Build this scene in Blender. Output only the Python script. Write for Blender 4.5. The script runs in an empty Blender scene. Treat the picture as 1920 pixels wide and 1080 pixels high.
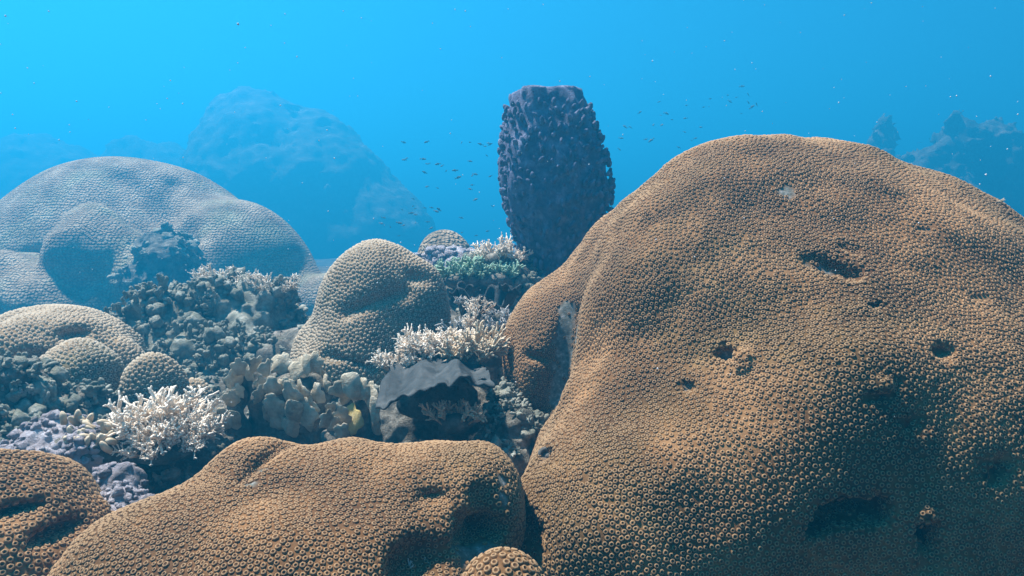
import bpy, math, random, time
import numpy as np
from mathutils import Vector, Matrix, Euler
from mathutils.kdtree import KDTree

R = math.radians
T0 = time.time()
def lap(s):
    print('%s %.1f' % (s, time.time() - T0))
scene = bpy.context.scene
C = scene.collection
rng = np.random.default_rng(7)
random.seed(7)

# ------------------------------------------------------------------ camera
CAM_Z, PITCH, F = 0.75, R(4.6), 1370.0
cam_d = bpy.data.cameras.new('camera')
cam = bpy.data.objects.new('camera', cam_d)
C.objects.link(cam)
cam.location = (0, 0, CAM_Z)
cam.rotation_euler = (R(90) - PITCH, 0, 0)
cam_d.sensor_width = 36.0
cam_d.lens = 36.0 * F / 1920.0
cam_d.clip_start, cam_d.clip_end = 0.02, 500
scene.camera = cam

# ------------------------------------------------------------------ light
SUN_EL, SUN_AZ = R(66), R(-60)          # azimuth from +y (away from camera), negative = to the left
sun_dir = np.array([math.sin(SUN_AZ) * math.cos(SUN_EL), math.cos(SUN_AZ) * math.cos(SUN_EL), math.sin(SUN_EL)])
world = bpy.data.worlds.new('World')
scene.world = world
world.use_nodes = True
wn, wl = world.node_tree.nodes, world.node_tree.links
wn.clear()
w_out = wn.new('ShaderNodeOutputWorld')
w_bg = wn.new('ShaderNodeBackground')
w_sky = wn.new('ShaderNodeTexSky')
w_sky.sky_type = 'NISHITA'
w_sky.sun_disc = False
w_sky.sun_elevation = SUN_EL
w_sky.sun_rotation = SUN_AZ
w_tint = wn.new('ShaderNodeMix')         # daylight filtered by the sea above
w_tint.data_type = 'RGBA'
w_tint.blend_type = 'MULTIPLY'
w_tint.inputs['Factor'].default_value = 1.0
w_tint.inputs[7].default_value = (0.09, 0.20, 0.31, 1)
wl.new(w_sky.outputs[0], w_tint.inputs[6])
wl.new(w_tint.outputs[2], w_bg.inputs[0])
w_bg.inputs[1].default_value = 0.05
wl.new(w_bg.outputs[0], w_out.inputs[0])

sun_d = bpy.data.lights.new('sun', 'SUN')
sun_d.energy = 5.0
sun_d.angle = R(3.0)
sun_d.color = (1.0, 0.94, 0.87)
sun = bpy.data.objects.new('sun', sun_d)
C.objects.link(sun)
sun.location = (-3, 2, 6)
sun.rotation_euler = Vector((-sun_dir[0], -sun_dir[1], -sun_dir[2])).to_track_quat('-Z', 'Y').to_euler()

scene.view_settings.view_transform = 'Standard'
scene.view_settings.look = 'None'
scene.view_settings.gamma = 1
scene.view_settings.use_curve_mapping = False
scene.view_settings.exposure = 1.88
cy = scene.cycles
scene.render.engine = 'CYCLES'
cy.use_denoising = True
cy.max_bounces = 6
cy.diffuse_bounces = 3
cy.volume_bounces = 0
cy.sample_clamp_indirect = 4
WATER_DENSITY = 0.094
WATER_COLOR = (0.02, 0.48, 1.0)

# ------------------------------------------------------------------ helpers
def P(px, py, Y):
    """pixel of the 1920x1080 view and a distance along y -> a point of the place"""
    a, b = (px - 960) / F, (540 - py) / F
    d = np.array([a, math.cos(PITCH) + b * math.sin(PITCH), -math.sin(PITCH) + b * math.cos(PITCH)])
    return np.array([0, 0, CAM_Z]) + d * (Y / d[1])

def tag(o, label=None, cat=None, group=None, kind=None):
    for k, v in (('label', label), ('category', cat), ('group', group), ('kind', kind)):
        if v:
            o[k] = v
    return o

def empty(name, loc, label, cat, group=None):
    o = bpy.data.objects.new(name, None)
    o.empty_display_size = 0.05
    o.location = loc
    C.objects.link(o)
    return tag(o, label, cat, group)

def mesh(name, v, f, mat, smooth=True, attrs=None):
    m = bpy.data.meshes.new(name)
    v = np.asarray(v, dtype=np.float32)
    if isinstance(f, np.ndarray):
        n, k = f.shape
        m.vertices.add(len(v))
        m.vertices.foreach_set('co', v.ravel())
        m.loops.add(n * k)
        m.loops.foreach_set('vertex_index', f.astype(np.int32).ravel())
        m.polygons.add(n)
        m.polygons.foreach_set('loop_start', np.arange(0, n * k, k, dtype=np.int32))
        m.update(calc_edges=True)
    else:
        m.from_pydata([tuple(map(float, p)) for p in v], [], f)
    m.validate()
    m.polygons.foreach_set('use_smooth', np.full(len(m.polygons), smooth))
    for k_, a in (attrs or {}).items():
        at = m.attributes.new(k_, 'FLOAT', 'POINT')
        at.data.foreach_set('value', np.asarray(a, dtype=np.float32))
    m.materials.append(mat)
    m.update()
    return m

def add(name, me, parent=None, loc=None, rot=None, scale=None):
    o = bpy.data.objects.new(name, me)
    C.objects.link(o)
    if parent is not None:
        o.parent = parent
    if loc is not None:
        o.location = loc
    if rot is not None:
        o.rotation_euler = rot
    if scale is not None:
        o.scale = scale
    return o

def local(v, root):
    return np.asarray(v) - np.array(root.location)

# ---- noise
def _hash(ix, iy, iz, s):
    h = (ix * 374761393 + iy * 668265263 + iz * 2147483647 + s * 1274126177) & 0xFFFFFFFF
    h = ((h ^ (h >> 13)) * 1274126177) & 0xFFFFFFFF
    h = h ^ (h >> 16)
    return (h & 0xFFFF) / 32767.5 - 1.0

def vnoise(p, freq, seed=0):
    q = p * freq + 100.0
    i = np.floor(q).astype(np.int64)
    f = q - i
    f = f * f * f * (f * (f * 6 - 15) + 10)
    x, y, z = i[..., 0], i[..., 1], i[..., 2]
    fx, fy, fz = f[..., 0], f[..., 1], f[..., 2]
    r = 0
    for dx in (0, 1):
        wx = fx if dx else 1 - fx
        for dy in (0, 1):
            wy = fy if dy else 1 - fy
            for dz in (0, 1):
                wz = fz if dz else 1 - fz
                r = r + wx * wy * wz * _hash(x + dx, y + dy, z + dz, seed)
    return r

def fbm(p, freq, octv=3, seed=0, gain=0.5):
    r, a = 0, 1.0
    for o in range(octv):
        r = r + a * vnoise(p, freq * 2 ** o, seed + o * 17)
        a *= gain
    return r

# ---- distance fields
def ell(c, r):
    c, r = np.asarray(c, float), np.asarray(r, float)
    def f(p):
        q = p - c
        k0 = np.sqrt(((q / r) ** 2).sum(-1)) + 1e-9
        k1 = np.sqrt(((q / (r * r)) ** 2).sum(-1)) + 1e-9
        return k0 * (k0 - 1) / k1
    f.c, f.R = c, float(r.max())
    return f

def cap(a, b, ra, rb=None):
    a, b = np.asarray(a, float), np.asarray(b, float)
    rb = ra if rb is None else rb
    ab = b - a
    def f(p):
        t = np.clip(((p - a) @ ab) / (ab @ ab), 0, 1)
        return np.sqrt(((p - a - t[..., None] * ab) ** 2).sum(-1)) - (ra + (rb - ra) * t)
    f.c, f.R = (a + b) / 2, float(np.linalg.norm(ab)) / 2 + max(ra, rb)
    return f

def smin(a, b, k):
    h = np.clip(0.5 + 0.5 * (b - a) / k, 0, 1)
    return b + (a - b) * h - k * h * (1 - h)

def blend(fs, k):
    def f(p):
        d = fs[0](p)
        for g in fs[1:]:
            d = smin(d, g(p), k)
        return d
    return f

def carve(f, cuts):
    """cuts: list of (field, smoothness)"""
    def g(p):
        d = f(p)
        for c, k in cuts:
            m = ((p - c.c) ** 2).sum(-1) < (c.R * 1.3 + k + 0.03) ** 2     # a cut only matters near itself
            if m.any():
                d[m] = -smin(-d[m], c(p[m]), k)
        return d
    return g

def rough(f, freq, amp, octv=2, seed=0, gain=0.5):
    g = lambda p: f(p) + amp * fbm(p, freq, octv, seed, gain)
    if hasattr(f, 'c'):
        g.c, g.R = f.c, f.R + amp * 2
    return g

def grad(f, p, e=1e-3):
    g = np.empty_like(p)
    for i in range(3):
        d = np.zeros(3); d[i] = e
        g[..., i] = f(p + d) - f(p - d)
    return g / (np.linalg.norm(g, axis=-1, keepdims=True) + 1e-12)

def project(f, p, n=3):
    for _ in range(n):
        d = f(p)
        g = grad(f, p)
        p = p - np.clip(d, -0.05, 0.05)[:, None] * g
    return p

def cast(f, px, py, t0=0.3, t1=12):
    o = np.array([0, 0, CAM_Z])
    d = P(px, py, 1.0) - o
    d = d / np.linalg.norm(d)
    ts = np.linspace(t0, t1, 6000)
    v = f(o + ts[:, None] * d)
    k = np.argmax(v < 0)
    return o + ts[k] * d if v[k] < 0 else None

def nets(f, lo, hi, h):
    """surface nets: an even quad skin on the zero level of f"""
    lo, hi = np.asarray(lo, float), np.asarray(hi, float)
    n = np.ceil((hi - lo) / h).astype(int) + 1
    ax = [lo[i] + h * np.arange(n[i]) for i in range(3)]
    V = np.empty(n, dtype=np.float32)
    yy, zz = np.meshgrid(ax[1], ax[2], indexing='ij')
    for i, x in enumerate(ax[0]):
        V[i] = f(np.stack([np.full_like(yy, x), yy, zz], -1))
    ins = V < 0
    cnt = np.zeros(n - 1, dtype=np.int8)
    for dx in (0, 1):
        for dy in (0, 1):
            for dz in (0, 1):
                cnt += ins[dx:n[0] - 1 + dx, dy:n[1] - 1 + dy, dz:n[2] - 1 + dz]
    act = (cnt > 0) & (cnt < 8)
    idx = -np.ones(n - 1, dtype=np.int64)
    cells = np.argwhere(act)
    idx[act] = np.arange(len(cells))
    acc = np.zeros((len(cells), 3)); num = np.zeros(len(cells))
    for axis in range(3):
        o1, o2 = [a for a in range(3) if a != axis]
        for u in (0, 1):
            for w in (0, 1):
                a = cells.copy(); a[:, o1] += u; a[:, o2] += w
                b = a.copy(); b[:, axis] += 1
                va, vb = V[tuple(a.T)], V[tuple(b.T)]
                m = (va < 0) != (vb < 0)
                t = np.where(m, va / (va - vb + 1e-12), 0)
                p = a.astype(float); p[:, axis] += t
                acc[m] += p[m]; num[m] += 1
    verts = lo + h * acc / num[:, None]
    quads = []
    for axis in range(3):
        o1, o2 = (axis + 1) % 3, (axis + 2) % 3
        sl0 = [slice(None)] * 3; sl1 = [slice(None)] * 3
        sl0[axis] = slice(0, n[axis] - 1); sl1[axis] = slice(1, n[axis])
        cr = ins[tuple(sl0)] != ins[tuple(sl1)]
        e = np.argwhere(cr)
        e = e[(e[:, o1] > 0) & (e[:, o2] > 0) & (e[:, o1] < n[o1] - 1) & (e[:, o2] < n[o2] - 1)]
        q = []
        for (u, w) in ((-1, -1), (0, -1), (0, 0), (-1, 0)):
            c = e.copy(); c[:, o1] += u; c[:, o2] += w
            q.append(idx[tuple(c.T)])
        q = np.stack(q, 1)
        inside_first = ins[tuple(e.T)]
        q[~inside_first] = q[~inside_first][:, ::-1]
        quads.append(q)
    return verts, np.concatenate(quads)

def skin(f, lo, hi, h, refine=2):
    v, q = nets(f, lo, hi, h)
    if refine:
        v = project(f, v, refine)
    return v, q

def contour(v, xs):
    """screen outline check: topmost pixel row per column"""
    d = v - np.array([0, 0, CAM_Z])
    fw = d[:, 1] * math.cos(PITCH) - d[:, 2] * math.sin(PITCH)
    up = d[:, 1] * math.sin(PITCH) + d[:, 2] * math.cos(PITCH)
    px, py = 960 + F * d[:, 0] / fw, 540 - F * up / fw
    return [(x, int(py[abs(px - x) < 12].min()) if (abs(px - x) < 12).any() else None) for x in xs]

# ------------------------------------------------------------------ materials
def new_mat(name):
    m = bpy.data.materials.new(name)
    m.use_nodes = True
    n, l = m.node_tree.nodes, m.node_tree.links
    b = n['Principled BSDF']
    b.inputs['Roughness'].default_value = 0.85
    b.inputs['Specular IOR Level'].default_value = 0.15
    return m, n, l, b

def noise_node(n, l, vec, scale, detail=4, rough_=0.6):
    t = n.new('ShaderNodeTexNoise')
    t.inputs['Scale'].default_value = scale
    t.inputs['Detail'].default_value = detail
    t.inputs['Roughness'].default_value = rough_
    l.new(vec, t.inputs['Vector'])
    return t

def ramp(n, l, fac, stops):
    r = n.new('ShaderNodeValToRGB')
    e = r.color_ramp.elements
    while len(e) < len(stops):
        e.new(0.5)
    for el, (p, c) in zip(e, stops):
        el.position = p
        el.color = (*c, 1)
    l.new(fac, r.inputs[0])
    return r

def mixc(n, l, fac, a, b, mode='MIX'):
    m = n.new('ShaderNodeMix')
    m.data_type = 'RGBA'
    m.blend_type = mode
    for s, v in ((m.inputs['Factor'], fac), (m.inputs[6], a), (m.inputs[7], b)):
        if hasattr(v, 'is_linked') or hasattr(v, 'links'):
            l.new(v, s)
        elif isinstance(v, (int, float)):
            s.default_value = v
        else:
            s.default_value = (*v, 1)
    return m.outputs[2]

def bump(n, l, b, height, strength, dist=0.01, prev=None):
    bp = n.new('ShaderNodeBump')
    bp.inputs['Strength'].default_value = strength
    bp.inputs['Distance'].default_value = dist
    l.new(height, bp.inputs['Height'])
    if prev is not None:
        l.new(prev.outputs[0], bp.inputs['Normal'])
    l.new(bp.outputs[0], b.inputs['Normal'])
    return bp

def coral_mat(name, dark, mid, light, rim, tone=False, dead=True, vor=None, fine=260, vor_strength=0.9):
    """living stony coral: mottled tissue; 'tone' = pale calyx rims; 'dead' = algae-grey scars; vor = far corallites as relief"""
    m, n, l, b = new_mat(name)
    pos = n.new('ShaderNodeNewGeometry').outputs['Position']
    a = noise_node(n, l, pos, 4.5, 6, 0.65)
    col = ramp(n, l, a.outputs[0], [(0.33, dark), (0.5, mid), (0.66, light)]).outputs[0]
    a2 = noise_node(n, l, pos, 60, 3)
    v2 = ramp(n, l, a2.outputs[0], [(0.3, (0.72, 0.70, 0.68)), (0.7, (1.18, 1.15, 1.1))]).outputs[0]
    col = mixc(n, l, 1.0, col, v2, 'MULTIPLY')
    a4 = noise_node(n, l, pos, 2.3, 4)
    v4 = ramp(n, l, a4.outputs[0], [(0.36, (0.86, 1.0, 0.90)), (0.5, (1, 1, 1)), (0.64, (1.08, 1.04, 1.0))]).outputs[0]
    col = mixc(n, l, 1.0, col, v4, 'MULTIPLY')
    if tone:
        t = n.new('ShaderNodeAttribute'); t.attribute_name = 'tone'
        col = mixc(n, l, t.outputs['Fac'], col, rim)
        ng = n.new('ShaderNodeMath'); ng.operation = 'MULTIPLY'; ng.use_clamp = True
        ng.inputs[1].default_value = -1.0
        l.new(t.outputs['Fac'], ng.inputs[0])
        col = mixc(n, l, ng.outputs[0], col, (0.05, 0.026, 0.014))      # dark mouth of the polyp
    if dead:
        t = n.new('ShaderNodeAttribute'); t.attribute_name = 'dead'
        nz = noise_node(n, l, pos, 90, 5, 0.7)
        g = ramp(n, l, nz.outputs[0], [(0.3, (0.05, 0.055, 0.045)), (0.55, (0.16, 0.16, 0.135)), (0.75, (0.48, 0.45, 0.44))]).outputs[0]
        col = mixc(n, l, t.outputs['Fac'], col, g)
    l.new(col, b.inputs['Base Color'])
    nf = noise_node(n, l, pos, fine, 3)
    bp = bump(n, l, b, nf.outputs[0], 0.5, 0.002)
    if vor:
        v = n.new('ShaderNodeTexVoronoi')
        v.inputs['Scale'].default_value = vor
        v.inputs['Randomness'].default_value = 0.55
        l.new(pos, v.inputs['Vector'])
        r = ramp(n, l, v.outputs['Distance'], [(0.0, (0.55,) * 3), (0.13, (0.7,) * 3), (0.25, (1,) * 3), (0.75, (0,) * 3)])
        bump(n, l, b, r.outputs[0], vor_strength, 0.55 / vor, bp)
        rc = ramp(n, l, v.outputs['Distance'], [(0.0, (0.75,) * 3), (0.2, (1.25,) * 3), (0.6, (0.75,) * 3)])
        col2 = mixc(n, l, 1.0, col, rc.outputs[0], 'MULTIPLY')
        l.new(col2, b.inputs['Base Color'])
    return m

def rock_mat(name, stops, scale=14, fine=120, bs=0.8, extra=None):
    m, n, l, b = new_mat(name)
    pos = n.new('ShaderNodeNewGeometry').outputs['Position']
    a = noise_node(n, l, pos, scale, 7, 0.68)
    col = ramp(n, l, a.outputs[0], stops).outputs[0]
    if extra:
        a3 = noise_node(n, l, pos, scale * 2.7, 4)
        k = ramp(n, l, a3.outputs[0], [(0.55, (0, 0, 0)), (0.66, (1, 1, 1))]).outputs[0]
        col = mixc(n, l, k, col, extra)
    l.new(col, b.inputs['Base Color'])
    f1 = noise_node(n, l, pos, fine, 5, 0.7)
    bump(n, l, b, f1.outputs[0], bs, 0.012)
    return m

BR = dict(dark=(0.070, 0.032, 0.012), mid=(0.145, 0.073, 0.028), light=(0.29, 0.160, 0.072), rim=(0.46, 0.305, 0.17))
M = {}
M['brown_base'] = coral_mat('brown_coral_tissue', **BR)
M['brown_cup'] = coral_mat('brown_coral_corallite', tone=True, dead=False, **BR)
OL = dict(dark=(0.13, 0.088, 0.047), mid=(0.20, 0.14, 0.078), light=(0.29, 0.21, 0.125), rim=(0.55, 0.47, 0.36))
M['olive_base'] = coral_mat('olive_coral_tissue', **OL)
M['olive_cup'] = coral_mat('olive_coral_corallite', tone=True, dead=False, **OL)
M['tan_vor'] = coral_mat('tan_coral_far', dark=(0.18, 0.11, 0.06), mid=(0.27, 0.17, 0.10), light=(0.36, 0.25, 0.16), rim=(0.5, 0.4, 0.3), vor=62)
M['grey_vor'] = coral_mat('grey_brown_coral_far', dark=(0.18, 0.135, 0.09), mid=(0.32, 0.25, 0.175), light=(0.46, 0.38, 0.28), rim=(0.5, 0.4, 0.3), vor=48, vor_strength=1.0)
M['reef_far'] = rock_mat('far_reef_crust', [(0.3, (0.02, 0.022, 0.02)), (0.5, (0.06, 0.055, 0.045)), (0.7, (0.16, 0.145, 0.12))], 3.5, 10, 1.0)
M['rock'] = rock_mat('reef_rock', [(0.3, (0.035, 0.04, 0.033)), (0.5, (0.13, 0.12, 0.095)), (0.64, (0.3, 0.27, 0.22)), (0.8, (0.55, 0.5, 0.46))], 16, 130, 1.0)
M['pale_rock'] = rock_mat('pale_crust', [(0.3, (0.12, 0.11, 0.11)), (0.5, (0.38, 0.34, 0.36)), (0.7, (0.7, 0.66, 0.68))], 18, 150, 1.0)
M['nub'] = rock_mat('knobbly_coral', [(0.3, (0.09, 0.10, 0.075)), (0.5, (0.23, 0.23, 0.18)), (0.7, (0.5, 0.48, 0.4))], 24, 160, 0.8)
M['seabed'] = rock_mat('seabed_rubble', [(0.3, (0.03, 0.03, 0.025)), (0.5, (0.08, 0.075, 0.06)), (0.72, (0.2, 0.18, 0.15))], 3, 40, 1.0)
M['sponge'] = rock_mat('barrel_sponge', [(0.3, (0.06, 0.065, 0.115)), (0.5, (0.115, 0.12, 0.19)), (0.72, (0.29, 0.30, 0.41))], 22, 160, 0.8)
M['plate'] = rock_mat('grey_plate', [(0.3, (0.025, 0.03, 0.03)), (0.5, (0.05, 0.056, 0.056)), (0.75, (0.11, 0.11, 0.105))], 18, 220, 0.4)
M['frond'] = rock_mat('leafy_coral', [(0.32, (0.30, 0.25, 0.17)), (0.5, (0.54, 0.46, 0.33)), (0.7, (0.76, 0.67, 0.52))], 30, 110, 0.9)
M['frond_yellow'] = rock_mat('leafy_coral_yellow', [(0.3, (0.3, 0.22, 0.07)), (0.5, (0.5, 0.38, 0.14)), (0.7, (0.7, 0.6, 0.35))], 26, 240, 0.4)
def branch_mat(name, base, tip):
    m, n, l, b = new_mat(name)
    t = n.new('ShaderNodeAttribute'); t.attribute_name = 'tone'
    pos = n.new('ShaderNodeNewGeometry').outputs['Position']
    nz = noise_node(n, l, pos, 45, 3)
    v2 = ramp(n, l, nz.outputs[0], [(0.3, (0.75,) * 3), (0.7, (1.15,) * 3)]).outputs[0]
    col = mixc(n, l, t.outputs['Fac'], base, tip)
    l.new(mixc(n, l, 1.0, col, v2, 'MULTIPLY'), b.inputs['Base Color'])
    f1 = noise_node(n, l, pos, 500, 2)
    bump(n, l, b, f1.outputs[0], 0.35, 0.002)
    return m
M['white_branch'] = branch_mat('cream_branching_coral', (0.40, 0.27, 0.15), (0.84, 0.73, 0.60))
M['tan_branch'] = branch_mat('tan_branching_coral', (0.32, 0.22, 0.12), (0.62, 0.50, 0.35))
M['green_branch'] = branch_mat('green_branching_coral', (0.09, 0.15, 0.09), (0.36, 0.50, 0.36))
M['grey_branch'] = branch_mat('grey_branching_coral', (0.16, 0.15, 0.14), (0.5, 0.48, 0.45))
M['fish'] = rock_mat('fish_skin', [(0.3, (0.06, 0.065, 0.07)), (0.7, (0.16, 0.16, 0.16))], 40, 300, 0.1)
M['snow'] = rock_mat('drifting_particle', [(0.3, (0.6, 0.6, 0.6)), (0.7, (0.85, 0.85, 0.85))], 40, 300, 0.1)
M['worm'] = rock_mat('dark_tube_shell', [(0.3, (0.05, 0.05, 0.045)), (0.7, (0.2, 0.19, 0.17))], 60, 300, 0.6)

# ------------------------------------------------------------------ corallites
def cup_template(seg, simple=False):
    if simple:
        prof = [(0.62, -0.14, 0.0), (0.33, 0.34, 0.7)]
        tip = (0.05, -0.9)
    else:
        prof = [(0.58, -0.12, 0.0), (0.46, 0.15, 0.04), (0.32, 0.30, 0.65), (0.18, 0.18, -0.35)]
        tip = (0.06, -1.0)
    v, t, f = [], [], []
    for r_, h_, t_ in prof:
        for k in range(seg):
            a = 2 * math.pi * k / seg
            v.append((r_ * math.cos(a), r_ * math.sin(a), h_)); t.append(t_)
    for i in range(len(prof) - 1):
        for k in range(seg):
            a0, a1 = i * seg + k, i * seg + (k + 1) % seg
            b0, b1 = a0 + seg, a1 + seg
            f += [(a0, a1, b1), (a0, b1, b0)]
    v.append((0, 0, tip[0])); t.append(tip[1])
    c = len(v) - 1
    L = (len(prof) - 1) * seg
    for k in range(seg):
        f.append((L + k, L + (k + 1) % seg, c))
    return np.array(v), np.array(f), np.array(t)

CUP = cup_template(7)
CUP_S = cup_template(5, True)

def scatter(f, v, q, s, keep, seed=0, relax=9):
    """even packing of points on a skin"""
    g = np.random.default_rng(seed)
    tri = np.concatenate([q[:, [0, 1, 2]], q[:, [0, 2, 3]]])
    A, B, D = v[tri[:, 0]], v[tri[:, 1]], v[tri[:, 2]]
    cen = (A + B + D) / 3
    m = keep(cen)
    A, B, D = A[m], B[m], D[m]
    ar = np.linalg.norm(np.cross(B - A, D - A), axis=1) / 2
    n = int(ar.sum() / (0.866 * s * s) * 5)
    i = g.choice(len(ar), n, p=ar / ar.sum())
    u, w = g.random(n), g.random(n)
    fl = u + w > 1
    u[fl], w[fl] = 1 - u[fl], 1 - w[fl]
    pts = A[i] + u[:, None] * (B[i] - A[i]) + w[:, None] * (D[i] - A[i])
    r = 0.80 * s
    cell = np.floor(pts / r).astype(int).tolist()
    pl = pts.tolist()
    grid, out = {}, []
    r2 = r * r
    off = [(a, b, c) for a in (-1, 0, 1) for b in (-1, 0, 1) for c in (-1, 0, 1)]
    for (x, y, z), (cx, cy_, cz) in zip(pl, cell):
        ok = True
        for a, b, c in off:
            for (X, Y, Z) in grid.get((cx + a, cy_ + b, cz + c), ()):
                if (X - x) ** 2 + (Y - y) ** 2 + (Z - z) ** 2 < r2:
                    ok = False; break
            if not ok:
                break
        if ok:
            grid.setdefault((cx, cy_, cz), []).append((x, y, z)); out.append((x, y, z))
    p = np.array(out)
    for it in range(relax):
        kd = KDTree(len(p))
        for j, c in enumerate(p):
            kd.insert(c, j)
        kd.balance()
        nb = np.array([[h[1] for h in kd.find_n(c, 7)][:7] for c in p])[:, 1:]
        d = p[:, None, :] - p[nb]
        L = np.linalg.norm(d, axis=2) + 1e-9
        push = np.clip(1.08 * s - L, 0, None) / L
        p = project(f, p + 0.42 * (d * push[..., None]).sum(1), 1)
    p = project(f, p, 1)
    return p

def frames(nrm, seed=0):
    g = np.random.default_rng(seed)
    nrm = nrm + g.normal(0, 0.06, nrm.shape)
    nrm /= np.linalg.norm(nrm, axis=1, keepdims=True)
    r = g.normal(size=nrm.shape)
    t = np.cross(nrm, r); t /= np.linalg.norm(t, axis=1, keepdims=True)
    b = np.cross(nrm, t)
    return t, b, nrm

def cups(root, _, f, v, q, s, mat, single=300, simple=False, keep=None, skip=None, seed=0, jitter=0.08):
    """corallites on a coral skin: the largest in view as pieces of the body, the rest joined"""
    parent = BODY[root.name]
    eye = np.array([0, 0, CAM_Z])
    def vis(c):
        n = grad(f, c)
        t = eye - c
        t /= np.linalg.norm(t, axis=1, keepdims=True)
        k = (n * t).sum(1) > -0.12
        return k & (keep(c) if keep else True)
    p = scatter(f, v, q, s, vis, seed)
    if skip is not None:
        g = np.random.default_rng(seed + 5)
        p = p[g.random(len(p)) > skip(p)]
    n = grad(f, p)
    g = np.random.default_rng(seed + 9)
    sc = s * (1 + g.normal(0, jitter, len(p)) + 0.10 * fbm(p, 7, 2, seed + 70))
    t, b, n = frames(n, seed)
    hs = sc * g.uniform(0.85, 1.2, len(p))
    tv, tf, tt = CUP_S if simple else CUP
    base = local(p, root)
    d = p - eye
    fw = d[:, 1]
    px, py = 960 + F * d[:, 0] / fw, 430 - F * d[:, 2] / fw
    face = -(n * d).sum(1) / np.linalg.norm(d, axis=1)
    size = sc / np.linalg.norm(d, axis=1) * np.clip(face, 0.05, 1)
    size[(px < 10) | (px > 1910) | (py < 0) | (py > 1070)] = 0
    order = np.argsort(-size)
    one, rest = order[:single], order[single:]
    if single:
        me = mesh('corallite', tv, tf, mat, attrs={'tone': tt})
        for i in one:
            o = add('corallite', me, parent)
            mt = Matrix((tuple(t[i]), tuple(b[i]), tuple(n[i]))).transposed().to_4x4()
            o.matrix_local = Matrix.Translation(base[i]) @ mt @ Matrix.Diagonal((sc[i], sc[i], hs[i], 1))
    if len(rest):
        V = (base[rest][:, None, :] + tv[None, :, 0, None] * (t[rest] * sc[rest, None])[:, None, :]
             + tv[None, :, 1, None] * (b[rest] * sc[rest, None])[:, None, :]
             + tv[None, :, 2, None] * (n[rest] * hs[rest, None])[:, None, :])
        k = len(tv)
        Fc = (tf[None] + (np.arange(len(rest)) * k)[:, None, None]).reshape(-1, 3)
        me = mesh('corallite_cover', V.reshape(-1, 3), Fc, mat, attrs={'tone': np.tile(tt, len(rest))})
        o = add('corallite_cover', me, parent)
        tag(o, kind='stuff')
    lap('cups %d' % len(p))
    return p

def falloff(pts, rad):
    """1 near any of pts, fading to 0 at rad"""
    pr = [(p, r) for p, r in zip(pts, rad) if p is not None]
    pts = np.array([a for a, b in pr]); rad = np.array([b for a, b in pr])
    def f(p):
        d = np.linalg.norm(p[:, None, :] - pts[None], axis=2) / rad
        return np.clip((1.15 - d.min(1)) / 0.45, 0, 1)
    return f

BODY = {}
def boulder(name, label, field, lo, hi, h, mat, base, dead=None, cat='coral', group=None):
    root = empty(name, base, label, cat, group)
    v, q = skin(field, lo, hi, h)
    dv = dead(v) if dead else np.zeros(len(v))
    me = mesh('coral_body', local(v, root), q, mat, attrs={'dead': dv})
    BODY[root.name] = add('coral_body', me, root)
    return root, v, q

# ================================================================== the setting
def make_seabed():
    xs = np.concatenate([np.linspace(-38, -6, 22)[:-1], np.linspace(-6, 6, 110), np.linspace(6, 38, 22)[1:]])
    ys = np.concatenate([np.linspace(-8, 0, 8)[:-1], np.linspace(0, 10, 100), np.linspace(10, 58, 34)[1:]])
    X, Y = np.meshgrid(xs, ys)
    p = np.stack([X, Y, np.zeros_like(X)], -1)
    near = np.exp(-((X / 7) ** 2 + ((Y - 3) / 6) ** 2))
    Z = 0.06 + 0.22 * fbm(p, 0.35, 4, 3) * (0.4 + near) + 0.05 * fbm(p, 2.5, 3, 9) * near
    v = np.stack([X, Y, Z], -1).reshape(-1, 3)
    nx, ny = len(xs), len(ys)
    a = (np.arange(ny - 1)[:, None] * nx + np.arange(nx - 1)[None]).ravel()
    q = np.stack([a, a + 1, a + nx + 1, a + nx], 1)
    o = add('seabed', mesh('seabed', v, q, M['seabed']))
    tag(o, 'dark rubble seabed between and behind the corals', None, kind='structure')
make_seabed()

# ================================================================== big brown boulder coral, right
A = ell(P(1515, 870, 1.80), (0.71, 0.74, 0.752))
A2 = ell(P(1390, 640, 1.72), (0.40, 0.50, 0.405))
B = ell(P(1190, 1010, 1.29), (0.24, 0.30, 0.27))
B2 = ell(P(1470, 850, 1.38), (0.36, 0.36, 0.31))
D = ell(P(1830, 960, 1.48), (0.34, 0.36, 0.28))
CL = ell(P(1062, 660, 1.78), (0.172, 0.20, 0.20))
CL3 = ell(P(1165, 600, 1.80), (0.17, 0.22, 0.235))
CL2 = ell(P(1010, 700, 1.66), (0.075, 0.09, 0.115))
RIDGE = cap(P(1360, 380, 1.62), P(1225, 560, 1.42), 0.10, 0.10)
f0 = blend([A, A2, RIDGE, B2, D, B], 0.14)
f0 = blend([f0, blend([blend([CL, CL3], 0.08), CL2], 0.03)], 0.05)
f0 = rough(rough(f0, 3.0, 0.024, 2, 11), 5.5, 0.009, 2, 17)
f0 = rough(f0, 10.0, 0.0055, 2, 23)
def sp(px, py, f=f0):
    return cast(f, px, py)
scar = [sp(1520, 487), sp(1560, 500), sp(1605, 515)]
hole1, hole2 = sp(1362, 668), sp(1290, 727)
cav = [(sp(1600, 960), (0.050, 0.07, 0.020)), (sp(1540, 1000), (0.03, 0.05, 0.014)), (sp(1665, 742), (0.03, 0.035, 0.016)),
       (sp(1705, 788), (0.026, 0.04, 0.010)), (sp(1870, 865), (0.032, 0.04, 0.009)), (sp(1740, 1010), (0.028, 0.05, 0.045)),
       (sp(995, 1010), (0.016, 0.04, 0.03))]
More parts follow.
